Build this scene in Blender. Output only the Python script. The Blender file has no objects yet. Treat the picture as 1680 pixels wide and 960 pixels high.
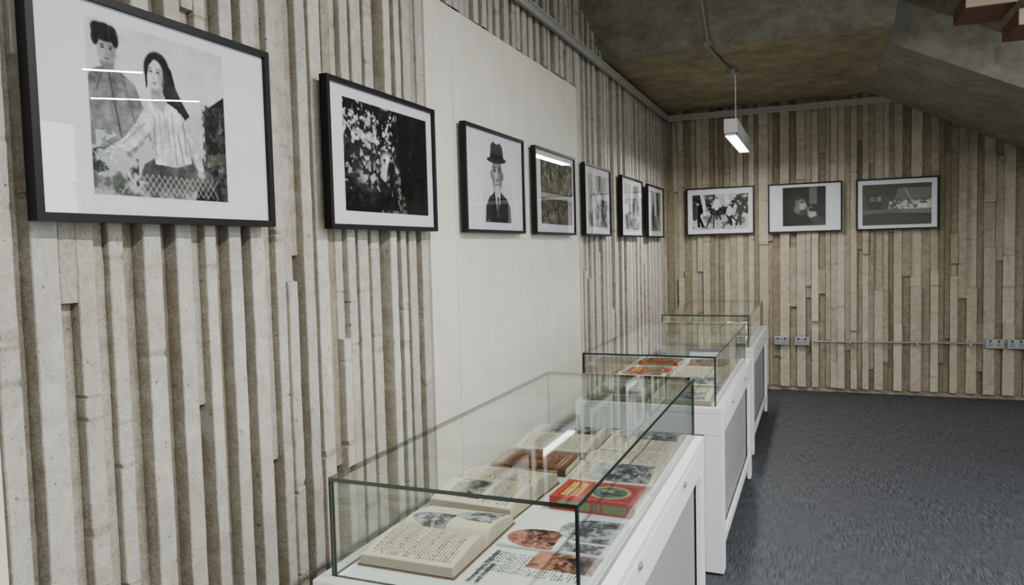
import bpy, math, random
import numpy as np
from mathutils import Matrix, Vector
random.seed(7)
# ------------------------------------------------------------------ helpers
def srgb(r,g,b):
    f=lambda c:(c/255/12.92) if c/255<=.04045 else ((c/255+.055)/1.055)**2.4
    return (f(r),f(g),f(b),1)
def newmat(name):
    m=bpy.data.materials.new(name); m.use_nodes=True; nt=m.node_tree; nt.nodes.clear()
    o=nt.nodes.new('ShaderNodeOutputMaterial'); return m,nt,o
def N(nt,t,**k):
    n=nt.nodes.new(t)
    for a,b in k.items(): setattr(n,a,b)
    return n
def simple(name,col,rough=.5,metal=0,spec=.5,noise=0,nscale=20,bump=0,emis=None,es=0):
    m,nt,o=newmat(name); p=N(nt,'ShaderNodeBsdfPrincipled'); nt.links.new(p.outputs[0],o.inputs[0])
    p.inputs['Base Color'].default_value=col; p.inputs['Roughness'].default_value=rough
    p.inputs['Metallic'].default_value=metal; p.inputs['Specular IOR Level'].default_value=spec
    if noise or bump:
        tc=N(nt,'ShaderNodeTexCoord'); nz=N(nt,'ShaderNodeTexNoise'); nz.inputs['Scale'].default_value=nscale; nz.inputs['Detail'].default_value=6
        nt.links.new(tc.outputs['Object'],nz.inputs['Vector'])
        if noise:
            mx=N(nt,'ShaderNodeMix',data_type='RGBA'); mx.inputs[6].default_value=tuple(c*(1-noise) for c in col[:3])+(1,)
            mx.inputs[7].default_value=tuple(min(1,c*(1+noise)) for c in col[:3])+(1,)
            nt.links.new(nz.outputs['Fac'],mx.inputs[0]); nt.links.new(mx.outputs[2],p.inputs['Base Color'])
        if bump:
            b=N(nt,'ShaderNodeBump'); b.inputs['Strength'].default_value=bump; b.inputs['Distance'].default_value=.005
            nt.links.new(nz.outputs['Fac'],b.inputs['Height']); nt.links.new(b.outputs[0],p.inputs['Normal'])
    if emis: p.inputs['Emission Color'].default_value=emis; p.inputs['Emission Strength'].default_value=es
    return m
def vcol(name,rough=.5,spec=.3):
    m,nt,o=newmat(name); p=N(nt,'ShaderNodeBsdfPrincipled'); nt.links.new(p.outputs[0],o.inputs[0])
    a=N(nt,'ShaderNodeAttribute',attribute_name='Col'); nt.links.new(a.outputs['Color'],p.inputs['Base Color'])
    p.inputs['Roughness'].default_value=rough; p.inputs['Specular IOR Level'].default_value=spec
    return m
def glassmat(name,tint,ior=1.5):
    m,nt,o=newmat(name); t=N(nt,'ShaderNodeBsdfTransparent'); t.inputs[0].default_value=tint
    g=N(nt,'ShaderNodeBsdfGlossy'); g.inputs['Roughness'].default_value=0.0; g.inputs[0].default_value=(1,1,1,1)
    geo=N(nt,'ShaderNodeNewGeometry'); dot=N(nt,'ShaderNodeVectorMath',operation='DOT_PRODUCT')
    nt.links.new(geo.outputs['Normal'],dot.inputs[0]); nt.links.new(geo.outputs['Incoming'],dot.inputs[1])
    ab=N(nt,'ShaderNodeMath',operation='ABSOLUTE'); nt.links.new(dot.outputs['Value'],ab.inputs[0])
    s=N(nt,'ShaderNodeMath',operation='SUBTRACT'); s.inputs[0].default_value=1; nt.links.new(ab.outputs[0],s.inputs[1])
    p5=N(nt,'ShaderNodeMath',operation='POWER'); p5.inputs[1].default_value=5; nt.links.new(s.outputs[0],p5.inputs[0])
    ma=N(nt,'ShaderNodeMath',operation='MULTIPLY_ADD'); ma.inputs[1].default_value=.96; ma.inputs[2].default_value=.04; nt.links.new(p5.outputs[0],ma.inputs[0])
    mx=N(nt,'ShaderNodeMixShader'); nt.links.new(ma.outputs[0],mx.inputs[0]); nt.links.new(t.outputs[0],mx.inputs[1]); nt.links.new(g.outputs[0],mx.inputs[2])
    nt.links.new(mx.outputs[0],o.inputs[0]); return m

class MB:
    def __init__(s): s.v=[];s.f=[];s.m=[];s.c=[];s.mats=[]
    def mi(s,mat):
        if mat not in s.mats: s.mats.append(mat)
        return s.mats.index(mat)
    def poly(s,pts,mat,col=(1,1,1)):
        n=len(s.v); s.v+= [tuple(p) for p in pts]; s.c+=[col]*len(pts); s.f.append(tuple(range(n,n+len(pts)))); s.m.append(s.mi(mat))
    def box(s,x0,x1,y0,y1,z0,z1,mat,M=None,col=(1,1,1)):
        if x0>x1:x0,x1=x1,x0
        if y0>y1:y0,y1=y1,y0
        if z0>z1:z0,z1=z1,z0
        n=len(s.v); P=[(x0,y0,z0),(x1,y0,z0),(x1,y1,z0),(x0,y1,z0),(x0,y0,z1),(x1,y0,z1),(x1,y1,z1),(x0,y1,z1)]
        if M: P=[tuple(M@Vector(p)) for p in P]
        s.v+=P; s.c+=[col]*8; k=s.mi(mat)
        for f in [(0,3,2,1),(4,5,6,7),(0,1,5,4),(1,2,6,5),(2,3,7,6),(3,0,4,7)]: s.f.append(tuple(n+i for i in f)); s.m.append(k)
    def pane(s,x0,x1,y0,y1,z0,z1,mat,edge):
        n=len(s.f); s.box(x0,x1,y0,y1,z0,z1,mat); d=[x1-x0,y1-y0,z1-z0]; ax=d.index(min(d)); fa=[2,2,1,0,1,0]; k=s.mi(edge)
        for i in range(6):
            if fa[i]!=ax: s.m[n+i]=k
    def cyl(s,p,q,r,mat,n=16,r2=None):
        p=Vector(p);q=Vector(q);d=(q-p).normalized(); a=d.orthogonal().normalized(); b=d.cross(a); r2=r if r2 is None else r2
        k=len(s.v); m=s.mi(mat)
        for c,rr in((p,r),(q,r2)):
            for i in range(n):
                t=2*math.pi*i/n; s.v.append(tuple(c+a*math.cos(t)*rr+b*math.sin(t)*rr)); s.c.append((1,1,1))
        for i in range(n):
            j=(i+1)%n; s.f.append((k+i,k+j,k+n+j,k+n+i)); s.m.append(m)
        s.f.append(tuple(k+i for i in reversed(range(n)))); s.m.append(m); s.f.append(tuple(k+n+i for i in range(n))); s.m.append(m)
    def tube(s,pts,r,mat,n=10):
        for a,b in zip(pts[:-1],pts[1:]): s.cyl(a,b,r,mat,n)
    def grid(s,P,C,mat):
        h,w=P.shape[:2]; n=len(s.v)
        s.v+=[tuple(p) for p in P.reshape(-1,3).tolist()]; s.c+=[tuple(c) for c in C.reshape(-1,3).tolist()]
        k=s.mi(mat); i,j=np.meshgrid(np.arange(h-1),np.arange(w-1),indexing='ij'); a=(n+i*w+j).ravel()
        F=np.stack([a,a+w,a+w+1,a+1],1).tolist(); s.f+=[tuple(f) for f in F]; s.m+=[k]*len(F)
    def obj(s,name,bevel=0,parent=None,smooth=False):
        me=bpy.data.meshes.new(name); me.from_pydata(s.v,[],s.f)
        for m in s.mats: me.materials.append(m)
        me.polygons.foreach_set('material_index',s.m)
        ca=me.color_attributes.new('Col','FLOAT_COLOR','POINT'); c=np.ones((len(s.v),4),np.float32); c[:,:3]=np.array(s.c,np.float32).reshape(-1,3)
        ca.data.foreach_set('color',c.ravel())
        if smooth: me.polygons.foreach_set('use_smooth',[True]*len(s.f))
        me.update(); o=bpy.data.objects.new(name,me); bpy.context.collection.objects.link(o)
        if bevel:
            b=o.modifiers.new('bevel','BEVEL'); b.width=bevel; b.segments=2; b.limit_method='ANGLE'
        if parent: o.parent=parent
        return o

# ------------------------------------------------------------------ concrete materials
def concrete_ribs(name,hi,lo,dirt,patch):
    m,nt,o=newmat(name); L=nt.links.new
    p=N(nt,'ShaderNodeBsdfPrincipled'); L(p.outputs[0],o.inputs[0]); p.inputs['Roughness'].default_value=.9; p.inputs['Specular IOR Level'].default_value=.2
    tc=N(nt,'ShaderNodeTexCoord'); at=N(nt,'ShaderNodeAttribute',attribute_name='Col'); sp=N(nt,'ShaderNodeSeparateColor'); L(at.outputs['Color'],sp.inputs[0])
    def noise(scale,detail,rough=.5,mapping=None,off=0):
        n=N(nt,'ShaderNodeTexNoise'); n.inputs['Scale'].default_value=scale; n.inputs['Detail'].default_value=detail; n.inputs['Roughness'].default_value=rough
        if mapping:
            mp=N(nt,'ShaderNodeMapping'); mp.inputs['Scale'].default_value=mapping; mp.inputs['Location'].default_value=(off,off,off); L(tc.outputs['Object'],mp.inputs[0]); L(mp.outputs[0],n.inputs['Vector'])
        else: L(tc.outputs['Object'],n.inputs['Vector'])
        return n.outputs['Fac']
    def ramp(x,a,b):
        r=N(nt,'ShaderNodeValToRGB'); r.color_ramp.elements[0].position=a; r.color_ramp.elements[1].position=b; L(x,r.inputs[0]); return r.outputs[0]
    def ma(a,b,c):
        n=N(nt,'ShaderNodeMath',operation='MULTIPLY_ADD'); 
        for i,x in enumerate((a,b,c)):
            if isinstance(x,(int,float)): n.inputs[i].default_value=x
            else: L(x,n.inputs[i])
        return n.outputs[0]
    def mixc(f,a,b):
        n=N(nt,'ShaderNodeMix',data_type='RGBA'); L(f,n.inputs[0])
        for i,x in((6,a),(7,b)):
            if isinstance(x,tuple): n.inputs[i].default_value=x
            else: L(x,n.inputs[i])
        return n.outputs[2]
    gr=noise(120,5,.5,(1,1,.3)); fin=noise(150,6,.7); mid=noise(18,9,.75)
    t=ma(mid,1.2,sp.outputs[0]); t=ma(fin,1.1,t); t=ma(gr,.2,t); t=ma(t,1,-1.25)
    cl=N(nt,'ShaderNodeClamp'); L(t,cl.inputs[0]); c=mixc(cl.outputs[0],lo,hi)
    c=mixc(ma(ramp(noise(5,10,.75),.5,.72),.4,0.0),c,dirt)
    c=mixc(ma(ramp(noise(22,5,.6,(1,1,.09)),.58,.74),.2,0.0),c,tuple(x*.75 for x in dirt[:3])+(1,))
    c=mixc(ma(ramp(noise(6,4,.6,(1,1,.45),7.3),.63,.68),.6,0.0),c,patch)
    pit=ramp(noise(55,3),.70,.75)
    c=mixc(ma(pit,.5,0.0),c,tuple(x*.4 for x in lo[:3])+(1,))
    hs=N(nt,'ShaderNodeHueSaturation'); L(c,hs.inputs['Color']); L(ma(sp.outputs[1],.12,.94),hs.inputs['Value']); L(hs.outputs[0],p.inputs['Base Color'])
    h=ma(gr,.4,ma(fin,1.0,ma(pit,-1.5,ma(mid,1.0,0.0))))
    b=N(nt,'ShaderNodeBump'); b.inputs['Strength'].default_value=.8; b.inputs['Distance'].default_value=.005; L(h,b.inputs['Height']); L(b.outputs[0],p.inputs['Normal'])
    return m
def concrete_board(name,c1,c2,axis_scale=(1,1,1),sc=4,rough=.68,lo=.32,hi=.68):
    m,nt,o=newmat(name); L=nt.links.new
    p=N(nt,'ShaderNodeBsdfPrincipled'); L(p.outputs[0],o.inputs[0]); p.inputs['Roughness'].default_value=.85; p.inputs['Specular IOR Level'].default_value=.25
    tc=N(nt,'ShaderNodeTexCoord'); mp=N(nt,'ShaderNodeMapping'); mp.inputs['Scale'].default_value=axis_scale; L(tc.outputs['Object'],mp.inputs[0])
    a=N(nt,'ShaderNodeTexNoise'); a.inputs['Scale'].default_value=sc; a.inputs['Detail'].default_value=12; a.inputs['Roughness'].default_value=rough; L(mp.outputs[0],a.inputs['Vector'])
    rp=N(nt,'ShaderNodeValToRGB'); rp.color_ramp.elements[0].position=lo; rp.color_ramp.elements[1].position=hi; rp.color_ramp.elements[0].color=c1; rp.color_ramp.elements[1].color=c2
    L(a.outputs['Fac'],rp.inputs[0]); L(rp.outputs[0],p.inputs['Base Color'])
    f=N(nt,'ShaderNodeTexNoise'); f.inputs['Scale'].default_value=60; f.inputs['Detail'].default_value=5; L(mp.outputs[0],f.inputs['Vector'])
    b=N(nt,'ShaderNodeBump'); b.inputs['Strength'].default_value=.4; b.inputs['Distance'].default_value=.004; L(f.outputs['Fac'],b.inputs['Height']); L(b.outputs[0],p.inputs['Normal'])
    return m
M_ribL=concrete_ribs('ribbed_concrete_pale',srgb(216,212,203),srgb(134,125,106),srgb(136,128,112),srgb(176,176,173))
M_ribB=concrete_ribs('ribbed_concrete_buff',srgb(202,194,175),srgb(124,114,92),srgb(120,111,92),srgb(158,155,146))
M_plaster=concrete_board('painted_plaster',srgb(204,199,185),srgb(226,221,208),(1,1,.6),5,.75,.25,.75)
M_plaster2=concrete_board('grey_plaster',srgb(202,198,186),srgb(222,218,207),(1,1,.6),5,.75,.25,.75)
M_soffit=concrete_board('board_marked_concrete',srgb(96,87,68),srgb(182,170,141),(1,1,1),3.6,.82,.3,.7)
M_soffit2=concrete_board('grey_concrete',srgb(86,83,73),srgb(162,157,143),(1,1,1),5,.82,.3,.7)
M_stair=concrete_board('stair_concrete',srgb(104,102,94),srgb(168,165,154),(1,1,1),4,.82,.3,.7)
M_white=simple('white_laminate',srgb(226,228,227),.35,spec=.5)
M_deck=simple('white_deck',srgb(218,221,218),.5)
M_grey=simple('grey_panel',srgb(142,145,143),.5)
M_black=simple('black_frame',srgb(10,10,12),.5,spec=.3)
M_mat=simple('mount_board',srgb(226,228,234),.7,noise=.01)
M_photo=vcol('photo_print',.6,.12); M_page=vcol('printed_page',.6,.2)
M_glassF=glassmat('picture_glass',(.97,.97,.97,1))
M_glass=glassmat('case_glass',(.94,.968,.955,1))
M_gedge=simple('glass_edge_green',srgb(10,32,26),.12,spec=.9)
M_galv=simple('galvanised_steel',srgb(150,152,150),.45,metal=.6,noise=.1)
M_tray=simple('grey_tray',srgb(172,171,164),.55,metal=.1,noise=.08)
M_socket=simple('socket_metal',srgb(170,172,172),.35,metal=.7)
M_dark=simple('dark_plastic',srgb(20,20,22),.5)
M_lampb=simple('lamp_housing',srgb(225,225,222),.4)
M_emit=simple('lamp_diffuser',(1,1,1,1),.5,emis=(1,.98,.95,1),es=12)
M_emit2=simple('strip_diffuser',(1,1,1,1),.5,emis=(1,.98,.95,1),es=7)
M_wood=simple('timber_tread',srgb(104,62,46),.45,noise=.3,nscale=12)
M_pale=simple('pale_timber',srgb(196,184,160),.5,noise=.1)
M_paint=simple('white_wall_paint',srgb(205,203,196),.8)
M_steel=simple('dark_steel',srgb(40,42,44),.4,metal=.5)
M_red=simple('red_cover',srgb(170,42,36),.35,noise=.12,nscale=40)
M_brown=simple('brown_cover',srgb(84,44,30),.4,noise=.2,nscale=30)
M_tan=simple('tan_cover',srgb(150,116,76),.5,noise=.2,nscale=30)
M_leaf=simple('leaves',srgb(70,110,44),.6,noise=.4,nscale=5); M_bark=simple('bark',srgb(80,64,50),.9,noise=.3)
M_ground=simple('paving',srgb(150,146,138),.9,noise=.15,nscale=3)
def carpet():
    m,nt,o=newmat('carpet'); L=nt.links.new; p=N(nt,'ShaderNodeBsdfPrincipled'); L(p.outputs[0],o.inputs[0]); p.inputs['Roughness'].default_value=.62; p.inputs['Specular IOR Level'].default_value=.4
    tc=N(nt,'ShaderNodeTexCoord'); out=[]
    for s in((9,130,1),(130,9,1)):
        mp=N(nt,'ShaderNodeMapping'); mp.inputs['Scale'].default_value=s; L(tc.outputs['Object'],mp.inputs[0])
        a=N(nt,'ShaderNodeTexNoise'); a.inputs['Scale'].default_value=1; a.inputs['Detail'].default_value=6; a.inputs['Roughness'].default_value=.7; L(mp.outputs[0],a.inputs['Vector']); out.append(a)
    ch=N(nt,'ShaderNodeTexChecker'); ch.inputs['Scale'].default_value=2; L(tc.outputs['Object'],ch.inputs['Vector'])
    fc=N(nt,'ShaderNodeMath',operation='MULTIPLY_ADD'); fc.inputs[1].default_value=-.45; fc.inputs[2].default_value=.95; L(ch.outputs['Fac'],fc.inputs[0])
    mx=N(nt,'ShaderNodeMix',data_type='FLOAT'); L(fc.outputs[0],mx.inputs[0]); L(out[0].outputs['Fac'],mx.inputs[2]); L(out[1].outputs['Fac'],mx.inputs[3])
    rp=N(nt,'ShaderNodeValToRGB'); e=rp.color_ramp.elements; e[0].position=.38; e[0].color=srgb(30,32,35); e[1].position=.64; e[1].color=srgb(80,84,90); L(mx.outputs[0],rp.inputs[0]); L(rp.outputs[0],p.inputs['Base Color'])
    b=N(nt,'ShaderNodeBump'); b.inputs['Strength'].default_value=.5; b.inputs['Distance'].default_value=.002; L(mx.outputs[0],b.inputs['Height']); L(b.outputs[0],p.inputs['Normal'])
    return m
M_carpet=carpet()

# ------------------------------------------------------------------ ribbed walls
def ribs(mb,mp,u0,u1,z0,z1,mat,wr,wv,dr,dv,seed,step=.05,brk=.35,jit=.0005,bd=(.014,.028),nb=(1,1,2),chips=1.2):
    R=random.Random(seed); u=u0; ridge=True
    while u<u1-.005:
        w=R.uniform(*(wr if ridge else wv)); e=min(u+w,u1)
        if u1-e<.02: e=u1
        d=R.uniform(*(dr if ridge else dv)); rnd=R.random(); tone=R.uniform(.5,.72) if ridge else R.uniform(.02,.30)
        ev=[]; z=z0; ev.append((z0,'n'))
        while z<z1-.02: z=min(z1,z+step*R.uniform(.6,1.6)); ev.append((z,'n'))
        if R.random()<brk:
            for _ in range(R.choice(nb)): ev.append((R.uniform(z0+.2,z1-.2),'b'))
        nch=int((z1-z0)*chips*R.random()*(1.6 if ridge else 0))
        for _ in range(nch): ev.append((R.uniform(z0+.05,z1-.05),R.choice('lr')))
        ev.sort(); rows=[]; cur=d; tn=tone
        for z,k in ev:
            if rows and z<=rows[-1][0]+.001: z=rows[-1][0]+.0015
            if k=='n': rows.append((z,cur,tn,0,0))
            elif k=='b':
                rows.append((z,cur,tn,0,0)); dl=R.uniform(*bd); cur=cur-dl if cur>.03 else cur+dl; cur=max(.002,min(.062,cur)); tn=min(.8,max(.05,tn+R.choice([-.15,.15]))); rows.append((z+.004,cur,tn,0,0))
            else:
                h=R.uniform(.006,.022); c=R.uniform(.003,.010); ca,cb=(c,0) if k=='l' else (0,-c)
                rows+= [(z,cur,tn,0,0),(z+h*.4,cur,tn*.6,ca,cb),(z+h,cur,tn*.6,ca*.6,cb*.6),(z+h*1.5,cur,tn,0,0)]
        P=[];C=[]; base=-.02; ta=R.gauss(0,.003); tb=R.gauss(0,.003); zz=max(.1,z1-z0)
        for k,(z,dp,tn,ca,cb) in enumerate(rows):
            f=(z-z0)/zz-.5
            a=u+ta*f+R.gauss(0,jit)+ca; b=e+tb*f+R.gauss(0,jit)+cb; c=min(.003,(e-u)*.15)
            dj=R.gauss(0,.0005); m=(a+b)/2
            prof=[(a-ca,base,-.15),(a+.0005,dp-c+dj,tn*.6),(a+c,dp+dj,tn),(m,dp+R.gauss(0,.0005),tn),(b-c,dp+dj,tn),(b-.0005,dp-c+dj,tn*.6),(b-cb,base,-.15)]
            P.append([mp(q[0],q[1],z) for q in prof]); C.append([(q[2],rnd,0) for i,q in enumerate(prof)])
        mb.grid(np.array(P,float),np.array(C,float),mat)
        if not R.random()<.12: ridge=not ridge
        u=e
WL=-1.600; WB=8.300
mapL=lambda u,d,z:(WL+.012+d,u,z)
mapB=lambda u,d,z:(u,WB-.012-d,z)
wl=MB()
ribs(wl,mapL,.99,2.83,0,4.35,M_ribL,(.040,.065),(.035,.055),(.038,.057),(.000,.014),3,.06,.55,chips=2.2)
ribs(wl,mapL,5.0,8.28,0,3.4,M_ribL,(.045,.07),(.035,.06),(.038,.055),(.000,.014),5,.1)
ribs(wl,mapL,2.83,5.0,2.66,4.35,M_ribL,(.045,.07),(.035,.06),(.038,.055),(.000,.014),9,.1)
wl.box(WL-.25,WL-.005,-3,8.6,0,4.4,M_ribL,col=(.3,.5,0))
wl.box(WL-.01,-1.545,-3,.985,0,4.4,M_plaster)
wl.box(WL-.01,-1.541,2.835,4.995,0,2.655,M_plaster)
wl.box(-1.542,-1.537,3.08,4.90,0.0,2.42,M_plaster2)
wl.obj('wall_left')
wb=MB()
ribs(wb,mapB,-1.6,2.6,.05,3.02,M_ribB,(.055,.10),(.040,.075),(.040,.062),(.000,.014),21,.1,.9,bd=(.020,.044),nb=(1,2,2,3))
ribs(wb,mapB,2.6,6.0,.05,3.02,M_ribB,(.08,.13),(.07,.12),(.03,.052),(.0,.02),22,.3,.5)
wb.box(-1.85,6.2,WB-.005,WB+.25,0,4.4,M_ribB,col=(.3,.5,0))
wb.obj('wall_back')

# ------------------------------------------------------------------ floor, ceiling, stairs
fl=MB(); fl.box(-1.85,6.2,-3.2,8.55,-.1,0,M_carpet); fl.obj('floor')
cl=MB(); cl.box(-1.85,6.2,-3.2,8.55,4.4,4.6,M_soffit2)
cl.box(-1.6,.478,5.70,8.24,3.0,3.25,M_soffit)  # stair landing slab, joined into the same mesh as the flat ceiling
sl=.53; y1=5.70-(4.4-3.0)/sl
P=[(5.70,3.0),(y1,4.4),(y1+.5,4.4),(5.70,3.25)]
for x in(-1.6,.478): cl.poly([(x,a,b) for a,b in (P if x>0 else P[::-1])],M_soffit2)  # upper stair flight rising from the landing, also in this mesh
for i in range(4):
    a=P[i];b=P[(i+1)%4]; cl.poly([(-1.6,a[0],a[1]),(.478,a[0],a[1]),(.478,b[0],b[1]),(-1.6,b[0],b[1])],M_soffit2)
cl.obj('ceiling_and_stair_landing')
st=MB(); g=.5; x0=.48; xe=5.6
prof=[(x0,3.0),(xe,3.0-(xe-x0)*g)]
top=[];n=17; run=(xe-x0)/n
for i in range(n):
    top.append((x0+i*run,3.25-i*run*g)); top.append((x0+(i+1)*run,3.25-i*run*g))
poly=prof+[(xe,3.25-(n-1)*run*g)]+top[::-1][1:]
for y in(6.30,8.225):
    st.poly([(a,y,b) for a,b in (poly if y<7 else poly[::-1])],M_stair)
for i in range(len(poly)):
    a=poly[i];b=poly[(i+1)%len(poly)]; st.poly([(a[0],6.30,a[1]),(a[0],8.225,a[1]),(b[0],8.225,b[1]),(b[0],6.30,b[1])],M_stair)
q=[(x0,2.985),(xe,2.985-(xe-x0)*g),(xe,3.31-(xe-x0)*g),(x0,3.31)]
for y in(6.14,6.30): st.poly([(a,y,b) for a,b in (q if y<6.2 else q[::-1])],M_stair)
for i in range(4):
    a=q[i];b=q[(i+1)%4]; st.poly([(a[0],6.14,a[1]),(a[0],6.30,a[1]),(b[0],6.30,b[1]),(b[0],6.14,b[1])],M_stair)
st.obj('concrete_staircase')
tr=MB()
for i in range(7):
    xx=.835+i*.275; zz=2.955-i*.14
    tr.box(xx,xx+.27,5.35,5.78,zz,zz+.012,M_wood); tr.box(xx,xx+.27,5.33,5.35,zz-.004,zz+.09,M_pale); tr.box(xx,xx+.27,5.35,5.78,zz+.013,zz+.09,M_wood)
tr.obj('timber_stair_treads',.002)

# ------------------------------------------------------------------ cable tray, conduit, sockets
ct=MB()
ct.box(-1.53,-1.500,2.0,8.17,2.905,2.945,M_tray); ct.box(-1.500,-1.492,2.0,8.17,2.895,2.912,M_tray); ct.box(-1.500,-1.492,2.0,8.17,2.94,2.955,M_tray)
ct.box(-1.5,.71,8.19,8.226,2.905,2.945,M_tray); ct.box(-1.5,.71,8.182,8.19,2.890,2.912,M_tray); ct.box(-1.5,.71,8.182,8.19,2.935,2.955,M_tray)
ct.obj('cable_tray',.002)
cp=MB()
cp.cyl((-.05,8.212,.53),(1.46,8.212,.545),.010,M_galv,12)
for x in(.3,.9,1.35): cp.box(x-.012,x+.012,8.20,8.245,.515,.56,M_galv)
cp.obj('socket_conduit')
def socket(xc,zc):
    s=MB(); s.box(xc-.073,xc+.073,8.195,8.245,zc-.043,zc+.043,M_socket); s.box(xc-.07,xc+.07,8.190,8.196,zc-.04,zc+.04,M_socket)
    for k in(-1,1):
        c=xc+k*.035
        s.box(c-.024,c+.024,8.188,8.191,zc-.030,zc+.012,M_grey)
        s.box(c-.003,c+.003,8.186,8.189,zc-.004,zc+.008,M_dark); s.box(c-.014,c-.006,8.186,8.189,zc-.020,zc-.014,M_dark); s.box(c+.006,c+.014,8.186,8.189,zc-.020,zc-.014,M_dark)
        s.box(c-.010,c+.010,8.184,8.191,zc+.018,zc+.034,M_dark)
    s.obj('double_power_socket',.002)
for x,z in((-.353,.53),(-.155,.53),(1.545,.545),(1.72,.545)): socket(x,z)
cc=MB()
pts=[(-.715,4.9,3+sl*.80-.02),(-.73,5.45,3+sl*.25-.02),(-.735,5.68,2.985),(-.70,6.1,2.98),(-.66,6.5,2.98)]
cc.tube(pts,.012,M_galv,12)
for t in((-.722,5.2,3+sl*.5),(-.733,5.62,3.02)): cc.box(t[0]-.025,t[0]+.025,t[1]-.015,t[1]+.015,t[2]-.035,t[2],M_galv)
cc.cyl((-.66,6.5,2.955),(-.66,6.5,3.0),.04,M_galv,20); cc.cyl((-.60,6.5,2.965),(-.66,6.5,2.965),.012,M_galv,12)
cc.obj('ceiling_conduit')

# ------------------------------------------------------------------ pendant lights
def pendant(cx,cy,L,zb,zc,power,rot=0,w=.10,cords=(.38,),em=None,name='pendant_light'):
    em=em or M_emit
    e=bpy.data.objects.new(name,None); bpy.context.collection.objects.link(e)
    m=MB()
    m.box(-w/2,w/2,-L/2,L/2,.015,.13,M_lampb); 
    m.box(-w/2,-w/2+.008,-L/2,L/2,0,.02,M_lampb); m.box(w/2-.008,w/2,-L/2,L/2,0,.02,M_lampb); m.box(-w/2,w/2,-L/2,-L/2+.008,0,.02,M_lampb); m.box(-w/2,w/2,L/2-.008,L/2,0,.02,M_lampb)
    m.box(-w/2+.009,w/2-.009,-L/2+.01,L/2-.01,.006,.014,em)
    m.obj('housing',parent=e)
    c=MB()
    for yy in cords: c.cyl((0,-L/2+yy,.13),(0,-L/2+yy,zc-zb),.0045,M_lampb,8)
    c.obj('cord',parent=e)
    ld=bpy.data.lights.new('tube','AREA'); ld.shape='RECTANGLE'; ld.size=w*.8; ld.size_y=L*.95; ld.energy=power; ld.color=(1,.99,.97)
    lo=bpy.data.objects.new('tube',ld); bpy.context.collection.objects.link(lo); lo.parent=e; lo.location=(0,0,-.004)
    e.location=(cx,cy,zb); e.rotation_euler=(0,0,math.radians(rot))
pendant(-.63,6.7,1.2,2.40,3.0,42,cords=(.40,))
pendant(.9,2.35,1.5,3.15,4.4,125,cords=(.3,1.2))  # added fixture, out of view, brightens the left wall
pendant(.9,-.45,1.5,3.15,4.4,115,cords=(.3,1.2))  # second added lamp, out of view, evens the light on the left wall
pendant(2.21,4.38,.45,3.06,4.4,16,rot=46,w=.06,cords=(.1,.35),em=M_emit2)
pendant(2.89,5.30,.98,3.06,4.4,40,rot=51,w=.06,cords=(.2,.8),em=M_emit2)
pendant(2.9,1.3,1.5,3.15,4.4,80,cords=(.3,1.2))  # added unseen fixture, fill light from the right side

# ------------------------------------------------------------------ right and front walls, windows, outside
wr=MB()
wr.box(6.0,6.2,-3.2,8.5,0,.9,M_paint); wr.box(6.0,6.2,-3.2,8.5,3.4,4.4,M_paint)
WN=[(-2.8,-.05),(.5,3.05),(3.6,5.7),(6.35,7.08),(7.25,7.95)]
ed=[-3.2]+[v for p in WN for v in p]+[8.5]
for a,b in zip(ed[::2],ed[1::2]): wr.box(6.0,6.2,a,b,.9,3.4,M_paint)
wr.obj('wall_right')
for k,(a,b) in enumerate(WN):
    w=MB(); nn=2 if b-a<1 else 4
    for t in np.linspace(a,b,nn): w.box(6.06,6.12,t-.025,t+.025,.9,3.4,M_steel)
    for z in((.93,3.37) if nn==2 else (.93,2.6,3.37)): w.box(6.06,6.12,a,b,z-.025,z+.025,M_steel)
    w.obj('window_%d'%(k+1))
    ld=bpy.data.lights.new('portal','AREA'); ld.shape='RECTANGLE'; ld.size=2.5; ld.size_y=b-a; ld.cycles.is_portal=True
    lo=bpy.data.objects.new('daylight_portal',ld); bpy.context.collection.objects.link(lo); lo.location=(6.05,(a+b)/2,2.15); lo.rotation_euler=(0,math.radians(90),0)
wn=MB(); wn.box(-1.85,6.2,-3.2,-3.0,0,4.4,M_paint); wn.obj('wall_front')
gd=MB(); gd.box(6.2,30,-20,30,-.12,-.02,M_ground); gd.obj('outside_paving')
def tree(x,y,h,seed):
    R=random.Random(seed); t=MB(); t.cyl((x,y,-.02),(x,y,h*.55),.14,M_bark,10,.08)
    for i in range(2200):
        a=R.uniform(0,6.28);b=R.uniform(-1,1);r=h*.34*R.uniform(.5,1); c=Vector((x+r*math.cos(a)*math.sqrt(1-b*b),y+r*math.sin(a)*math.sqrt(1-b*b),h*.68+r*b*.9)); s=R.uniform(.08,.16)
        u=Vector((R.gauss(0,1),R.gauss(0,1),R.gauss(0,1))).normalized(); v=u.orthogonal().normalized(); t.poly([c-u*s,c+v*s*.6,c+u*s,c-v*s*.6],M_leaf)
    t.obj('tree')
tree(9.3,11.3,4.4,1); tree(14,4.5,4.0,2); tree(12,-1.0,4.5,3)

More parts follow.
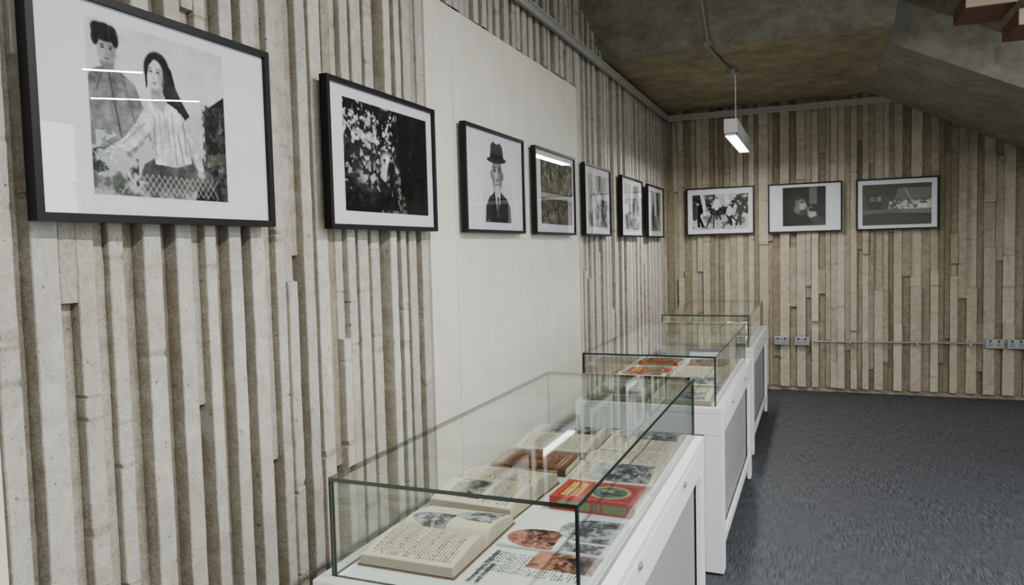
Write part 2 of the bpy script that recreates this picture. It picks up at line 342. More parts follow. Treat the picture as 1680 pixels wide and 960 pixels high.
# ------------------------------------------------------------------ painting helpers
def vnoise(h,w,s,seed):
    rs=np.random.RandomState(seed); gh=int(h/s)+3; gw=int(w/s)+3; G=rs.rand(gh,gw)
    y=np.arange(h)/s; x=np.arange(w)/s; yi=y.astype(int); xi=x.astype(int); fy=(y-yi)[:,None]; fx=(x-xi)[None,:]
    fy=fy*fy*(3-2*fy); fx=fx*fx*(3-2*fx)
    return (G[yi][:,xi]*(1-fy)*(1-fx)+G[yi+1][:,xi]*fy*(1-fx)+G[yi][:,xi+1]*(1-fy)*fx+G[yi+1][:,xi+1]*fy*fx)
def fbm(h,w,s,seed,o=4):
    a=0;t=0
    for i in range(o):
        if s<1: break
        k=.6**i; a=a+vnoise(h,w,s,seed+i)*k; t+=k; s/=2
    return a/t
def lin(c):
    c=np.array(c,float)/255; return np.where(c<=.04045,c/12.92,((c+.055)/1.055)**2.4)
class Cv:
    def __init__(s,w,h,col=200):
        s.w=w;s.h=h;s.a=np.zeros((h,w,3)); s.a[:]=s.col(col); s.Y,s.X=np.meshgrid((np.arange(h)+.5)/h,(np.arange(w)+.5)/w,indexing='ij')
    def col(s,c): return np.array([c,c,c] if np.isscalar(c) else c,float)
    def mix(s,m,c):
        m=np.clip(m,0,1)[...,None]; s.a=s.a*(1-m)+s.col(c)*m; return s
    def ell(s,cx,cy,rx,ry,c,ang=0,soft=.12,al=1):
        t=math.radians(ang); dx=s.X-cx;dy=s.Y-cy; u=dx*math.cos(t)+dy*math.sin(t); v=-dx*math.sin(t)+dy*math.cos(t)
        return s.mix(np.clip((1-np.sqrt((u/rx)**2+(v/ry)**2))/soft,0,1)*al,c)
    def rect(s,x0,y0,x1,y1,c): return s.mix(((s.X>=x0)&(s.X<x1)&(s.Y>=y0)&(s.Y<y1))*1.,c)
    def inside(s,pts):
        ins=np.zeros(s.X.shape,bool); n=len(pts)
        for i in range(n):
            x1,y1=pts[i];x2,y2=pts[(i+1)%n]
            if y1==y2: continue
            cnd=((y1>s.Y)!=(y2>s.Y))&(s.X<(x2-x1)*(s.Y-y1)/(y2-y1)+x1); ins^=cnd
        return ins
    def poly(s,pts,c,al=1): return s.mix(s.inside(pts)*al,c)
    def tex(s,pts,amt,sc,seed,sy=1):
        m=s.inside(pts)[...,None]; f=(fbm(s.h,s.w,sc,seed)-.5)[...,None]*amt; s.a=np.clip(s.a+m*f,0,255); return s
    def line(s,x0,y0,x1,y1,w,c,al=1):
        A=s.w/s.h; px=s.X*A;py=s.Y;ax,ay,bx,by=x0*A,y0,x1*A,y1; L=(bx-ax)**2+(by-ay)**2+1e-12
        t=np.clip(((px-ax)*(bx-ax)+(py-ay)*(by-ay))/L,0,1); d=np.hypot(px-ax-t*(bx-ax),py-ay-t*(by-ay))
        return s.mix(np.clip((w-d)/(.6/s.h)+.5,0,1)*al,c)
    def grain(s,amt,sc,seed):
        s.a=np.clip(s.a+(fbm(s.h,s.w,sc,seed)[...,None]-.5)*amt,0,255); return s
    def fol(s,x0,y0,x1,y1,c,thr,sc,seed,soft=.05):
        m=np.clip((fbm(s.h,s.w,sc,seed)-thr)/soft,0,1)*((s.X>=x0)&(s.X<x1)&(s.Y>=y0)&(s.Y<y1)); return s.mix(m,c)
    def blur(s,n=1):
        for _ in range(n):
            p=np.pad(s.a,((1,1),(1,1),(0,0)),'edge'); s.a=(p[:-2,1:-1]+p[2:,1:-1]+p[1:-1,:-2]+p[1:-1,2:]+2*p[1:-1,1:-1])/6
        return s
    def person(s,cx,ty,h,skin,top,leg,lean=0):
        A=s.h/s.w
        s.line(cx,ty+h*.5,cx-h*.08*A+lean,ty+h,h*.055,leg); s.line(cx,ty+h*.5,cx+h*.10*A+lean,ty+h,h*.055,leg)
        s.line(cx,ty+h*.2,cx,ty+h*.5,h*.11,top); s.line(cx-h*.1*A,ty+h*.22,cx-h*.17*A,ty+h*.48,h*.04,top); s.line(cx+h*.1*A,ty+h*.22,cx+h*.18*A,ty+h*.45,h*.04,top)
        s.ell(cx,ty+h*.08,h*.06*A,h*.08,skin); s.ell(cx,ty+h*.035,h*.062*A,h*.04,25)
        return s
    def text(s,x0,y0,x1,y1,pitch,seed,c=60,al=.85):
        R=random.Random(seed); y=y0
        while y<y1:
            x=x0+(R.random()<.15)*.03; end=x1 if R.random()>.12 else x0+(x1-x0)*R.uniform(.3,.9)
            while x<end:
                w=R.uniform(.012,.04); s.mix(((s.X>=x)&(s.X<min(x+w,end))&(s.Y>=y)&(s.Y<y+pitch*.5))*al*R.uniform(.6,1),c); x+=w+.008
            y+=pitch
        return s
    def L(s): return lin(s.a)
def pic1():
    c=Cv(320,308,212); c.mix((c.Y-.30)*1.1,150); c.grain(46,70,1)
    c.fol(0,.60,1,1,80,.5,36,3,.15); c.fol(0,.66,.3,1,50,.55,20,33,.1)
    dk=[(.82,.40),(1,.28),(1,1),(.72,1),(.82,.72)]; c.poly(dk,28); c.fol(.80,.36,1,1,110,.60,18,9,.12); c.fol(.8,.36,1,1,64,.5,9,19,.1)
    jk=[(-.02,.36),(.03,.29),(.10,.26),(.20,.27),(.30,.33),(.36,.48),(.37,.64),(.28,.74),(-.02,.72)]
    c.poly(jk,116); c.tex(jk,110,34,5); c.tex(jk,60,9,15); c.line(.13,.28,.20,.70,.008,66,.8); c.line(.10,.27,.05,.40,.006,72,.8); c.line(.22,.30,.30,.60,.006,80,.6)
    c.ell(.125,.235,.05,.05,118); c.ell(.125,.165,.068,.098,166,4,.2); c.ell(.16,.17,.04,.09,118,4,.7,.7)
    for x,y,rx,ry in((.12,.075,.095,.055),(.055,.11,.028,.05),(.185,.105,.024,.045),(.07,.055,.045,.045),(.16,.055,.042,.04),(.115,.04,.05,.03)): c.ell(x,y,rx,ry,26,0,.3)
    c.tex([(.02,0),(.23,0),(.23,.15),(.02,.15)],34,6,77)
    c.line(.088,.142,.112,.139,.0038,60); c.line(.14,.139,.162,.142,.0038,60); c.ell(.100,.155,.013,.007,52); c.ell(.150,.155,.013,.007,52); c.line(.126,.155,.121,.190,.003,120); c.ell(.125,.195,.018,.006,120,0,.8); c.ell(.125,.215,.024,.007,88,0,.4); c.ell(.125,.245,.052,.022,96,0,.8,.7)
    hr=[(.50,.12),(.57,.19),(.60,.30),(.645,.38),(.70,.455),(.655,.50),(.58,.45),(.53,.41),(.50,.34)]
    c.ell(.462,.205,.098,.115,34,12,.12); c.poly(hr,30); c.tex(hr,50,8,50)
    c.poly([(.415,.30),(.495,.30),(.51,.40),(.47,.44),(.41,.41)],160); c.ell(.445,.238,.064,.095,208,5,.12); c.ell(.492,.25,.034,.09,140,5,.8,.8); c.ell(.445,.35,.045,.02,110,0,.8,.7)
    c.ell(.418,.220,.022,.012,150,0,.9); c.ell(.470,.220,.022,.012,140,0,.9); c.ell(.418,.225,.015,.007,46,0,.3); c.ell(.469,.225,.015,.007,46,0,.3); c.line(.398,.206,.430,.202,.003,70,.9); c.line(.457,.202,.488,.207,.003,70,.9); c.line(.441,.228,.436,.260,.0025,160); c.ell(.441,.268,.013,.0045,120,0,.6); c.ell(.443,.292,.021,.0075,98,0,.4); c.ell(.444,.304,.018,.005,170,0,.8)
    c.poly([(.455,.128),(.410,.145),(.383,.19),(.374,.26),(.380,.34),(.392,.31),(.392,.25),(.405,.195),(.44,.150)],30)
    c.poly([(.445,.132),(.49,.152),(.512,.20),(.512,.28),(.525,.37),(.56,.42),(.555,.25),(.50,.125)],28)
    for k in range(7): c.line(.50+k*.010,.16+k*.015,.53+k*.022,.38+k*.014,.0018,80,.7)
    lg=[(.44,.74),(.62,.66),(.80,.72),(.88,.84),(.84,.93),(.60,.94),(.30,.90),(.34,.80)]; c.poly(lg,74); c.tex(lg,90,20,8); c.tex(lg,40,6,28)
    sh=[(.41,.40),(.45,.44),(.52,.395),(.60,.43),(.655,.50),(.68,.62),(.70,.76),(.58,.80),(.42,.79),(.40,.64),(.37,.52)]
    a1=[(.40,.41),(.355,.46),(.30,.55),(.21,.655),(.09,.735),(.105,.77),(.24,.73),(.35,.66),(.42,.57)]
    a2=[(.62,.44),(.70,.53),(.775,.68),(.80,.80),(.76,.82),(.70,.72),(.63,.62)]
    c.poly(sh,212); c.poly(a1,206); c.poly(a2,188)
    for p,s_ in((sh,3),(a1,4),(a2,5)): c.tex(p,120,24,s_); c.tex(p,60,7,s_+9)
    for a,b,w_ in(((.46,.44),(.48,.79),.0025),((.43,.5),(.425,.76),.005),((.56,.46),(.58,.79),.006),((.36,.55),(.20,.69),.005),((.64,.52),(.73,.78),.006),((.52,.5),(.535,.70),.004),((.60,.58),(.64,.79),.008),((.40,.60),(.30,.685),.005),((.50,.47),(.51,.62),.003),((.42,.57),(.41,.70),.006),((.645,.50),(.66,.70),.007)): c.line(*a,*b,w_,120,.7)
    c.poly([(.45,.44),(.52,.395),(.50,.47)],160); c.poly([(.45,.44),(.41,.40),(.44,.48)],180)
    c.ell(.085,.758,.045,.022,165,-22); c.ell(.775,.83,.035,.024,168,20)
    for k in range(4): c.line(.06,.755+k*.010,.02,.775+k*.012,.004,150)
    for i in range(16):
        x=.18+i*.043; c.line(x,.86,x+.09,.98,.0026,190,.85); c.line(x+.09,.86,x,.98,.0026,190,.85)
    return c.blur(2).grain(20,12,8).grain(18,3,18)
def pic2():
    c=Cv(240,166,14); c.fol(0,0,.62,.75,170,.60,13,11,.03); c.fol(0,0,.55,.6,235,.66,6,12,.04); c.fol(0,.1,.5,.8,215,.62,8,17,.04)
    c.ell(.28,.66,.22,.18,180,0,.7); c.fol(0,.35,.6,.95,40,.49,7,21); c.ell(.47,.5,.10,.10,225,0,.6); c.ell(.55,.62,.10,.11,205,0,.6)
    c.poly([(.50,.60),(.64,.60),(.70,1),(.36,1)],110); c.fol(.3,.6,.8,1,24,.48,6,31)
    c.poly([(.60,0),(.80,0),(.78,.9),(.64,.8)],9); c.poly([(.86,0),(1,0),(1,1),(.8,1)],8); c.fol(.6,0,1,.6,60,.68,9,41)
    c.person(.44,.48,.36,120,190,24); c.person(.52,.45,.38,130,20,14); c.poly([(.40,.84),(.58,.84),(.62,.97),(.36,.97)],12)
    return c.blur(1).grain(26,4,5)
def pic3():
    c=Cv(160,198,228); c.mix(np.clip((c.Y-.3),0,1),200)
    body=[(.04,1),(.07,.80),(.20,.69),(.38,.63),(.62,.63),(.84,.70),(.96,.80),(.98,1)]
    c.poly(body,34); c.tex(body,40,14,3); c.poly([(.36,.62),(.62,.62),(.56,.98),(.46,.98)],208); c.poly([(.46,.68),(.54,.68),(.56,.96),(.50,1),(.46,.96)],60)
    c.line(.36,.64,.47,.98,.02,14); c.line(.62,.64,.54,.98,.02,14)
    c.ell(.48,.42,.205,.245,124,0,.15); c.ell(.44,.42,.14,.21,184,0,.8); c.ell(.48,.58,.15,.10,196,0,.6); c.ell(.275,.42,.035,.06,120); c.ell(.685,.42,.035,.06,104)
    c.ell(.40,.365,.065,.034,60,0,.8); c.ell(.56,.365,.065,.034,54,0,.8); c.ell(.40,.367,.018,.010,18); c.ell(.56,.367,.018,.010,18); c.line(.33,.332,.44,.326,.008,60); c.line(.52,.326,.63,.332,.008,60)
    c.line(.478,.37,.472,.46,.013,200); c.line(.505,.37,.51,.46,.007,100,.8); c.ell(.48,.480,.055,.022,108,0,.5); c.ell(.455,.484,.012,.008,40); c.ell(.505,.484,.012,.008,40); c.line(.41,.536,.55,.536,.005,46); c.ell(.48,.512,.08,.014,170,0,.8); c.ell(.48,.555,.07,.010,120,0,.8,.7)
    for i in range(4): c.line(.36,.285+i*.014,.60,.28+i*.014,.002,90)
    for k in(-1,1):
        for j in range(4): c.line(.48+k*(.07+j*.022),.44-j*.006,.48+k*(.10+j*.024),.56-j*.012,.0028,88,.9)
    c.tex([(.28,.25),(.70,.25),(.66,.64),(.32,.64)],60,5,21)
    c.poly([(.24,.22),(.27,.06),(.36,.02),(.48,.045),(.60,.02),(.70,.07),(.73,.22)],58); c.tex([(.2,0),(.75,0),(.75,.25),(.2,.25)],40,12,9); c.ell(.48,.235,.37,.045,36,-2); c.poly([(.25,.17),(.72,.17),(.73,.222),(.24,.222)],14)
    return c.blur(1).grain(18,4,6)
def pic4():
    c=Cv(150,104,(92,94,80)); c.fol(0,0,1,.55,(38,42,30),.45,10,3); c.fol(0,0,1,.5,(150,156,122),.6,7,13)
    for i in range(14): c.line(.04+i*.07,0,.05+i*.07,.5,.008,(34,32,26))
    c.rect(0,.52,1,.60,(150,148,136)); c.rect(0,.60,1,.64,(60,56,46)); c.fol(0,.64,1,1,(104,92,74),.45,8,23); c.fol(0,.64,1,1,(34,30,24),.52,6,27); c.person(.5,.62,.3,(150,130,114),(60,54,46),(30,28,26))
    return c.grain(30,4,5)
def picstreet(seed,bw=True):
    R=random.Random(seed); c=Cv(130,92,165); c.grain(90,30,seed); c.fol(0,.55,1,1,95,.48,12,seed+2)
    for i in range(5):
        x=R.random(); c.poly([(x,.0),(x+R.uniform(.05,.2),0),(x+R.uniform(.05,.2),.6),(x,.6)],R.choice([40,90,200,230]))
    for i in range(5): c.person(R.uniform(.1,.9),R.uniform(.15,.35),R.uniform(.5,.65),R.choice([140,190]),R.choice([25,215,90]),R.choice([25,60,190]),R.uniform(-.05,.05))
    return c.grain(50,5,seed+3)
def picB1():
    c=Cv(200,120,190); c.grain(80,26,4); c.fol(0,.3,1,1,110,.55,14,7)
    for x in(.16,.20,.60,.64): c.line(x,0,x+.02,.6,.02,240)
    c.poly([(0,.0),(.14,0),(.2,.5),(.05,.75),(0,.7)],14); c.poly([(.22,.02),(.42,.0),(.40,.40),(.26,.5)],16); c.fol(.2,0,.45,.5,150,.62,9,3)
    c.poly([(.74,.05),(1,.0),(1,.6),(.8,.45)],22); c.fol(.72,0,1,.6,200,.6,9,8)
    c.ell(.50,.48,.20,.13,20,-12); c.poly([(.62,.42),(.72,.18),(.80,.20),(.76,.30),(.70,.50)],18)
    for a in((.36,.55,.26,.92),(.40,.58,.38,.95),(.60,.55,.70,.9),(.64,.52,.80,.8)): c.line(*a,.022,16)
    c.person(.44,.08,.62,200,225,25,.03); c.person(.86,.22,.66,180,20,20,-.04); c.person(.10,.2,.7,190,14,12,.05); c.person(.67,.30,.55,190,205,30)
    c.line(.44,.30,.72,.28,.012,210)
    return c.grain(50,5,5)
def picB2():
    c=Cv(170,120,18); c.mix(np.clip(1-((c.X-.4)**2*6+(c.Y-.3)**2*5),0,1)*.5,70); c.rect(.62,0,.8,.45,100); c.grain(30,20,2)
    c.poly([(0,1),(.02,.78),(.2,.68),(.5,.70),(.66,.85),(.72,1)],12)
    c.ell(.38,.48,.17,.27,105,-6,.3); c.ell(.46,.48,.10,.2,165,-6,.6); c.ell(.33,.24,.20,.12,46,-6,.3); c.ell(.24,.42,.07,.16,34,0,.3); c.ell(.45,.40,.035,.018,24); c.ell(.46,.37,.045,.01,40); c.line(.52,.42,.56,.52,.020,160); c.ell(.48,.66,.11,.09,50,0,.4); c.ell(.52,.60,.03,.012,28)
    c.ell(.70,.72,.11,.10,172,-25,.3)
    for i in range(4): c.line(.66,.67+i*.042,.585,.605+i*.042,.014,185-i*12)
    c.line(.57,.575,.68,.50,.007,235); c.poly([(.66,.80),(.84,.72),(1,.92),(1,1),(.74,1)],50)
    return c.blur(2).grain(26,4,5)
def picB3():
    c=Cv(200,115,(60,61,54)); c.grain(20,30,2); c.poly([(.52,.10),(1,.12),(1,.75),(.42,.72)],(110,111,100)); c.poly([(.40,.42),(1,.40),(1,.62),(.38,.62)],(196,198,192)); c.fol(.4,.35,1,.62,(88,92,78),.5,9,3)
    c.rect(.08,.25,.30,.62,(38,36,32)); c.rect(.11,.30,.2,.42,(106,98,84)); c.rect(.22,.3,.28,.42,(136,130,116)); c.line(.30,.1,.52,.62,.012,(34,36,32)); c.line(.62,.12,.74,.5,.01,(190,190,184))
    c.poly([(0,.66),(1,.74),(1,1),(0,1)],(32,33,29)); c.poly([(.0,.62),(.5,.60),(.6,.68),(0,.74)],(88,90,80)); c.rect(.80,.50,.93,.60,(226,226,222))
    return c.blur(1).grain(18,4,5)

# ------------------------------------------------------------------ framed photographs
def framed(wall,a,b,z0,z1,pr,cv,fw=.015):
    mb=MB()
    if wall=='L': F=lambda s,z,d:(-1.491+d,s,z)
    else: F=lambda s,z,d:(s,8.191-d,z)
    def bx(s0,s1,q0,q1,d0,d1,mat):
        p=F(s0,q0,d0);q=F(s1,q1,d1); mb.box(p[0],q[0],p[1],q[1],p[2],q[2],mat)
    bx(a,b,z1-fw,z1,-.03,0,M_black); bx(a,b,z0,z0+fw,-.03,0,M_black); bx(a,a+fw,z0+fw,z1-fw,-.03,0,M_black); bx(b-fw,b,z0+fw,z1-fw,-.03,0,M_black)
    bx(a+fw,b-fw,z0+fw,z1-fw,-.028,-.012,M_mat)
    e=.003; pa,pb,p0,p1=pr
    bx(pa-e,pb+e,p0-e,p1+e,-.0121,-.0117,M_lampb)
    h,w=cv.h,cv.w; S,Z=np.meshgrid(np.linspace(pa,pb,w),np.linspace(p1,p0,h)); P=np.zeros((h,w,3))
    if wall=='L': P[...,0]=-1.491-.0112; P[...,1]=S
    else: P[...,0]=S; P[...,1]=8.191+.0112
    P[...,2]=Z; mb.grid(P,cv.L(),M_photo)
    bx(a+fw,b-fw,z0+fw,z1-fw,-.007,-.005,M_glassF)
    mb.obj('framed_photograph')
zb,zt=1.636,2.146
framed('L',1.056,1.789,zb,zt,(1.20,1.61,1.70,2.095),pic1(),.018)
framed('L',2.066,2.814,zb,zt,(2.165,2.752,1.70,2.09),pic2(),.017)
framed('L',3.101,3.845,zb,zt,(3.32,3.665,1.69,2.10),pic3(),.016)
framed('L',4.020,4.777,zb,zt,(4.13,4.73,1.70,2.085),pic4())
framed('L',5.000,5.699,zb,zt,(5.10,5.62,1.70,2.08),picstreet(3))
framed('L',6.059,6.845,zb,zt,(6.2,6.72,1.70,2.09),picstreet(12))
framed('L',7.082,7.860,zb,zt,(7.22,7.72,1.70,2.09),picstreet(5))
framed('B',-1.315,-.614,1.653,2.158,(-1.25,-.675,1.715,2.085),picB1())
framed('B',-.478,.228,1.653,2.158,(-.335,.075,1.72,2.115),picB2())
framed('B',.353,1.077,1.653,2.158,(.41,1.015,1.70,2.10),picB3())

# ------------------------------------------------------------------ display cases
def case(x0,x1,y0,y1,name='glass_display_case'):
    e=bpy.data.objects.new(name,None); bpy.context.collection.objects.link(e)
    X0,X1,Y0,Y1=x0-.032,x1+.032,y0-.032,y1+.032; D=.794
    c=MB()
    c.box(X0,X1,Y0,y0+.012,.765,D,M_white); c.box(X0,X1,y1-.012,Y1,.765,D,M_white); c.box(X0,x0+.012,y0+.012,y1-.012,.765,D,M_white); c.box(x1-.012,X1,y0+.012,y1-.012,.765,D,M_white)
    for (a,b,p,q) in((X0,X1,Y0,Y0+.022),(X0,X1,Y1-.022,Y1),(X0,X0+.022,Y0+.022,Y1-.022),(X1-.022,X1,Y0+.022,Y1-.022)): c.box(a,b,p,q,.665,.764,M_white)
    for sx in(0,1):
        for sy in(0,1):
            ax=X0 if sx==0 else X1; ay=Y0 if sy==0 else Y1; dx=1 if sx==0 else -1; dy=1 if sy==0 else -1
            c.box(ax,ax+dx*.085,ay,ay+dy*.022,.012,.664,M_white); c.box(ax,ax+dx*.022,ay+dy*.0225,ay+dy*.085,.012,.664,M_white)
    for (a,b,p,q) in((X0+.086,X1-.086,Y0+.004,Y0+.022),(X0+.086,X1-.086,Y1-.022,Y1-.004),(X0+.004,X0+.022,Y0+.086,Y1-.086),(X1-.022,X1-.004,Y0+.086,Y1-.086)): c.box(a,b,p,q,.12,.165,M_white)
    c.obj('cabinet',.0025,e)
    g=MB()
    i=.030
    g.box(X0+i,X1-i,Y0+i,Y0+i+.012,.13,.70,M_grey); g.box(X0+i,X1-i,Y1-i-.012,Y1-i,.13,.70,M_grey); g.box(X0+i,X0+i+.012,Y0+i+.013,Y1-i-.013,.13,.70,M_grey); g.box(X1-i-.012,X1-i,Y0+i+.013,Y1-i-.013,.13,.70,M_grey)
    g.box(X0+i,X1-i,Y0+i,Y1-i,.118,.13,M_grey)
    g.obj('inset_panels',.001,e)
    d=MB(); d.box(x0+.012,x1-.012,y0+.012,y1-.012,.765,.790,M_deck); d.obj('deck',0,e)
    gl=MB(); t=.009; Z0,Z1=.795,1.021
    gl.pane(x0,x1,y0,y0+t,Z0,Z1,M_glass,M_gedge); gl.pane(x0,x1,y1-t,y1,Z0,Z1,M_glass,M_gedge)
    gl.pane(x0,x0+t,y0+t+.0005,y1-t-.0005,Z0,Z1,M_glass,M_gedge); gl.pane(x1-t,x1,y0+t+.0005,y1-t-.0005,Z0,Z1,M_glass,M_gedge)
    gl.pane(x0,x1,y0,y1,Z1+.0005,Z1+t+.0005,M_glass,M_gedge)
    gl.obj('glass_hood',0,e)
    k=MB()
    for yy in((y0+.40),(y1-.45)): 
        k.cyl((X1,yy,.745),(X1+.006,yy,.745),.011,M_galv,20); k.cyl((X1+.006,yy,.745),(X1+.009,yy,.745),.006,M_socket,16)
    k.obj('lock',0,e)
    w=MB()
    for cx in(X0+.13,X1-.13):
        for cy in(Y0+.12,Y1-.12):
            w.box(cx-.03,cx+.03,cy-.03,cy+.03,.110,.118,M_galv); w.cyl((cx,cy,.085),(cx,cy,.110),.012,M_galv,12)
            w.box(cx-.022,cx-.018,cy-.02,cy+.025,.03,.088,M_galv); w.box(cx+.018,cx+.022,cy-.02,cy+.025,.03,.088,M_galv); w.box(cx-.022,cx+.022,cy-.02,cy+.02,.084,.09,M_galv)
            w.cyl((cx-.014,cy+.012,.034),(cx+.014,cy+.012,.034),.034,M_dark,24)
    w.obj('casters',0,e)
case(-1.059,-.451,1.413,2.944)
case(-1.085,-.440,3.530,5.060)
case(-1.10,-.465,5.630,7.150)

# ------------------------------------------------------------------ books
DZ=.7905
PAP=(212,200,172)
def openbook(x0,x1,y0,y1,t,cv,paper=PAP,rot=0,cover=None,name='open_book',ysp=None,flat=False,dz=0):
    mb=MB(); cx,cy=(x0+x1)/2,(y0+y1)/2; ysp=cy if ysp is None else ysp; h,w=cv.h,cv.w; D0=DZ+dz
    U,V=np.meshgrid(np.linspace(y0,y1,w),np.linspace(x0,x1,h))
    s=np.where(U<ysp,(ysp-U)/(ysp-y0),(U-ysp)/(y1-ysp)); k=.35 if flat else 1
    Zp=D0+.004+t*(.55+.45*np.sin(np.pi*np.clip(s,0,1)**.55)*k-.40*np.exp(-(s/.07)**2)*k)
    P=np.stack([V,U,Zp],-1)
    M=Matrix.Translation((cx,cy,0))@Matrix.Rotation(math.radians(rot),4,'Z')@Matrix.Translation((-cx,-cy,0)); R=np.array(M.to_3x3()); T=np.array(M.translation)
    P=P@R.T+T; mb.grid(P[:, ::-1],cv.L()[:, ::-1],M_page)
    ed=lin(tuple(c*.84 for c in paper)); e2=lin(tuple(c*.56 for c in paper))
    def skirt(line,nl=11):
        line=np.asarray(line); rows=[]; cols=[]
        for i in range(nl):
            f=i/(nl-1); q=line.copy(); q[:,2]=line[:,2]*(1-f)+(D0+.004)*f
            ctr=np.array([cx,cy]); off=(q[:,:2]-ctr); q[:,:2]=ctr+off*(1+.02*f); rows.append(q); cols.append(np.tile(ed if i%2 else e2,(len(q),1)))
        mb.grid(np.array(rows),np.array(cols),M_page)
    skirt(P[0,:]); skirt(P[-1,:][::-1]); skirt(P[:,0][::-1]); skirt(P[:,-1])
    ov=.002 if flat else .007
    mb.box(x0-ov,x1+ov,y0-ov,y1+ov,D0,D0+.003,cover or M_brown,M)
    return mb.obj(name)
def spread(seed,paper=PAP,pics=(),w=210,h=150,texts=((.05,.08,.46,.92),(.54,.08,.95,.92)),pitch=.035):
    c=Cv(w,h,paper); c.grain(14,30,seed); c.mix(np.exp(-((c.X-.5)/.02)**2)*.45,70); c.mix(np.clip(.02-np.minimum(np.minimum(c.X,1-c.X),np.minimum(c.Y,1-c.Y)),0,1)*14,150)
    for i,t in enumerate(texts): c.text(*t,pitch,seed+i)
    for p in pics:
        x0,y0,x1,y1=p[:4]; tint=p[4] if len(p)>4 else (1,1,1)
        f=fbm(h,w,14,seed+int(x0*100)); f2=fbm(h,w,5,seed+9); g=np.clip((f*.7+f2*.4-.36)*3,0,1)*165+10
        g=np.where(c.Y<y0+(y1-y0)*.3,g*.5+96,g)
        arch=(c.X>=x0)&(c.X<x1)&(c.Y<y1)&(c.Y>=y0)
        if len(p)>5: arch=(c.X>=x0)&(c.X<x1)&(c.Y<y1)&(((c.X-(x0+x1)/2)/((x1-x0)/2))**2+(np.minimum(c.Y-(y0+(y1-y0)*.55),0)/((y1-y0)*.55))**2<1)
        c.a=np.where(arch[...,None],np.clip(g[...,None]*np.array(tint),0,255),c.a)
    return c
R_=(1.0,.66,.54); W1=(1,1,1)
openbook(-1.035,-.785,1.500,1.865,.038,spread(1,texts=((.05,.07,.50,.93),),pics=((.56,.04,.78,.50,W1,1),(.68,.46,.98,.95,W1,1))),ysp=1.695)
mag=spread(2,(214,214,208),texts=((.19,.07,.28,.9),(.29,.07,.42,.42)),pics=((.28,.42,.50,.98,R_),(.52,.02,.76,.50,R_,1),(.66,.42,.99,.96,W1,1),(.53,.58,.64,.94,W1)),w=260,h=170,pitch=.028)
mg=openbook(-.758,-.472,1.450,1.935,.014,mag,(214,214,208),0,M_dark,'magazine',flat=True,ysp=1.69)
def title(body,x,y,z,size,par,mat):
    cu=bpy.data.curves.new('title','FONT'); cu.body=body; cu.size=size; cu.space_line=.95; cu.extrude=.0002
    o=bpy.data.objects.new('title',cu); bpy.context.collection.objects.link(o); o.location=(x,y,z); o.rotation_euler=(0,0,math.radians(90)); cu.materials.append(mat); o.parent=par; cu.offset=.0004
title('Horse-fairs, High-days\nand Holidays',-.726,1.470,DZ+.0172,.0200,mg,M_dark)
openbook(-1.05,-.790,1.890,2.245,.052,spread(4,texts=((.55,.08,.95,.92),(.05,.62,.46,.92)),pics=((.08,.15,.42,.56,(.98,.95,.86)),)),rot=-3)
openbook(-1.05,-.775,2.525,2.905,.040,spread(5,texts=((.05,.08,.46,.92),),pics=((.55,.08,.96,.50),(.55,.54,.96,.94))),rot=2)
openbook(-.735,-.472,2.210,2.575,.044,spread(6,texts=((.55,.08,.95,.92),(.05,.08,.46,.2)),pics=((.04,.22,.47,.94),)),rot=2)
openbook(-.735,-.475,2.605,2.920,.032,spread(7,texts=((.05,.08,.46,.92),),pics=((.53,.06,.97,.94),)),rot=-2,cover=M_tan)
def closed(x0,x1,y0,y1,t,mat,rot,name,paint):
    mb=MB(); cx,cy=(x0+x1)/2,(y0+y1)/2; M=Matrix.Translation((cx,cy,0))@Matrix.Rotation(math.radians(rot),4,'Z')@Matrix.Translation((-cx,-cy,0))
    mb.box(x0,x1,y0,y1,DZ,DZ+.002,mat,M); mb.box(x0,x1,y0,y1,DZ+t-.002,DZ+t,mat,M); mb.box(x0,x1,y0,y0+.002,DZ+.002,DZ+t-.002,mat,M)
    mb.box(x0+.003,x1-.003,y0+.003,y1-.003,DZ+.002,DZ+t-.002,M_page,M,col=tuple(lin((212,198,166))))
    cv=paint(); h,w=cv.h,cv.w; U,V=np.meshgrid(np.linspace(y0+.001,y1-.001,w),np.linspace(x0+.001,x1-.001,h)); P=np.stack([V,U,np.full_like(U,DZ+t+.0004)],-1); R=np.array(M.to_3x3()); P=P@R.T+np.array(M.translation)
    mb.grid(P[:, ::-1],cv.L()[:, ::-1],M_photo)
    sp=Cv(150,18,(0,0,0)); sp.a[:]=(176,52,42) if mat is M_red else (70,36,24)
    Rr=random.Random(4); x=.06
    while x<.92:
        ww=Rr.uniform(.02,.035)
        if Rr.random()>.12: sp.rect(x,.2,x+ww,.85,(70,150,90) if mat is M_red else (190,150,100)); sp.rect(x+ww*.35,.42,x+ww*.65,.62,(176,52,42) if mat is M_red else (70,36,24))
        x+=ww+.008
    U,V=np.meshgrid(np.linspace(x0,x1,150),np.linspace(DZ+t-.002,DZ+.002,18)); P=np.stack([U,np.full_like(U,y0-.0005),V],-1)@R.T+np.array(M.translation); mb.grid(P,sp.L(),M_photo)
    return mb.obj(name)
def cov_red():
    c=Cv(110,150,(178,44,36)); c.rect(.06,.05,.94,.95,(196,70,46)); c.rect(.09,.07,.91,.93,(150,30,28)); c.ell(.5,.62,.36,.26,(196,180,120)); c.ell(.5,.62,.31,.22,(70,96,84)); c.person(.42,.47,.3,(210,170,140),(60,40,40),(40,30,30)); c.person(.58,.49,.28,(210,170,140),(170,150,60),(40,30,30))
    for r,(y,n) in enumerate(((.10,7),(.22,6))):
        for i in range(n): x=.14+i*.75/n; c.rect(x,y,x+.07,y+.09,(236,214,96)); c.rect(x+.025,y+.03,x+.045,y+.06,(150,30,28))
    return c
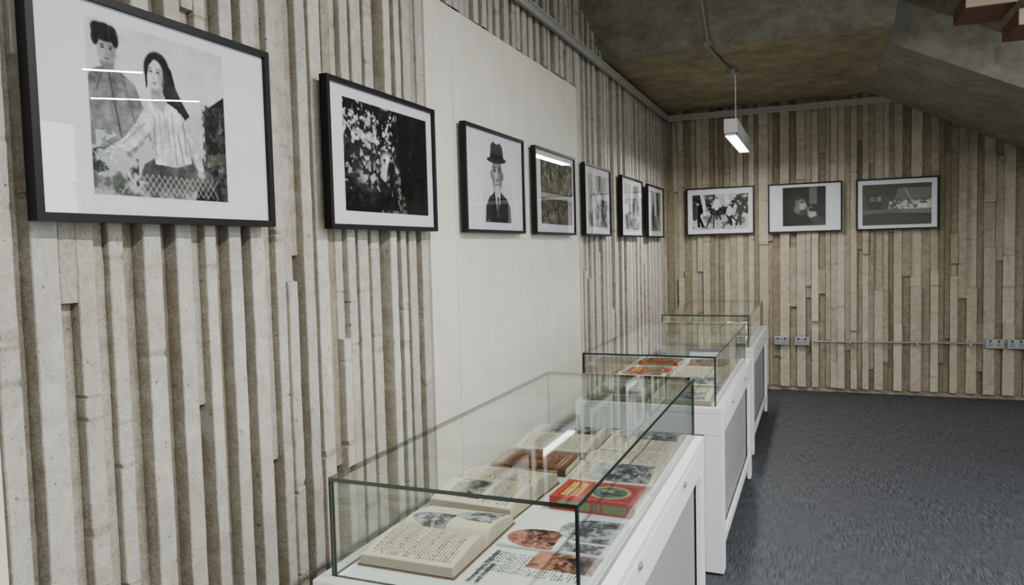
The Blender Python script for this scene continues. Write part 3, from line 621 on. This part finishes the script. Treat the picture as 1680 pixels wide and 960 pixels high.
def cov_brown():
    c=Cv(130,150,(84,46,32)); c.fol(0,0,1,1,(120,70,44),.5,16,4); c.fol(.2,.3,.9,.95,(150,100,64),.58,9,8); c.ell(.5,.5,.3,.22,(140,92,60)); c.ell(.5,.48,.15,.12,(90,52,36)); c.text(.1,.06,.9,.16,.05,3,(214,190,150),.95); c.text(.2,.85,.8,.92,.05,6,(214,190,150),.9); return c
closed(-.725,-.470,2.010,2.178,.038,M_red,-2,'paperback_book',cov_red)
closed(-1.05,-.780,2.305,2.495,.028,M_brown,2,'hardback_book',cov_brown)
k=10
for (bx,by) in ((-1.060,3.560),(-1.072,5.665)):
    R=random.Random(k); y=by
    for row in range(4):
        for col in range(2):
            xx=bx+.0+col*.308; dep=R.uniform(.33,.355); k+=1
            yy=y+R.uniform(0,.01)
            if R.random()<.25:
                closed(xx,xx+.25,yy,yy+.17,R.uniform(.02,.035),R.choice([M_red,M_brown]),R.uniform(-4,4),'hardback_book',cov_brown if R.random()<.6 else cov_red)
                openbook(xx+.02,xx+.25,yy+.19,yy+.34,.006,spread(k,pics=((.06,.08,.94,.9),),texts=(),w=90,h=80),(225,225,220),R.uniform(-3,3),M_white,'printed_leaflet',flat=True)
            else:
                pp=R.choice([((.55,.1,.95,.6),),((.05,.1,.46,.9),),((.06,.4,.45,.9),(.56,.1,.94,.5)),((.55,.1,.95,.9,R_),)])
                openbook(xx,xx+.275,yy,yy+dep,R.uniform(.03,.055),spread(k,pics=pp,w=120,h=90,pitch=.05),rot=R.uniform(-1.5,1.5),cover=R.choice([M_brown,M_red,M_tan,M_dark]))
        y+=.372

# ------------------------------------------------------------------ world + camera
w=bpy.data.worlds.new('world'); bpy.context.scene.world=w; w.use_nodes=True; nt=w.node_tree; bg=nt.nodes['Background']
bg.inputs[0].default_value=(.84,.92,1,1); bg.inputs[1].default_value=5.5
def cam_basis(yaw,pitch,roll):
    y,p,r=map(math.radians,(yaw,pitch,roll))
    F=Vector((-math.sin(y)*math.cos(p),math.cos(y)*math.cos(p),-math.sin(p))); R=Vector((math.cos(y),math.sin(y),0)); U=R.cross(F)
    return R*math.cos(r)-U*math.sin(r),U*math.cos(r)+R*math.sin(r),F
R2,U2,F=cam_basis(22.401,3.285,1.459)
cd=bpy.data.cameras.new('camera'); cd.sensor_width=36; cd.lens=1220/1680*36; cd.clip_start=.05
co=bpy.data.objects.new('camera',cd); bpy.context.collection.objects.link(co)
m=Matrix.Identity(4)
for i,vv in enumerate((R2,U2,-F)):
    for j in range(3): m[j][i]=vv[j]
m.translation=Vector((0,0,1.55)); co.matrix_world=m; bpy.context.scene.camera=co
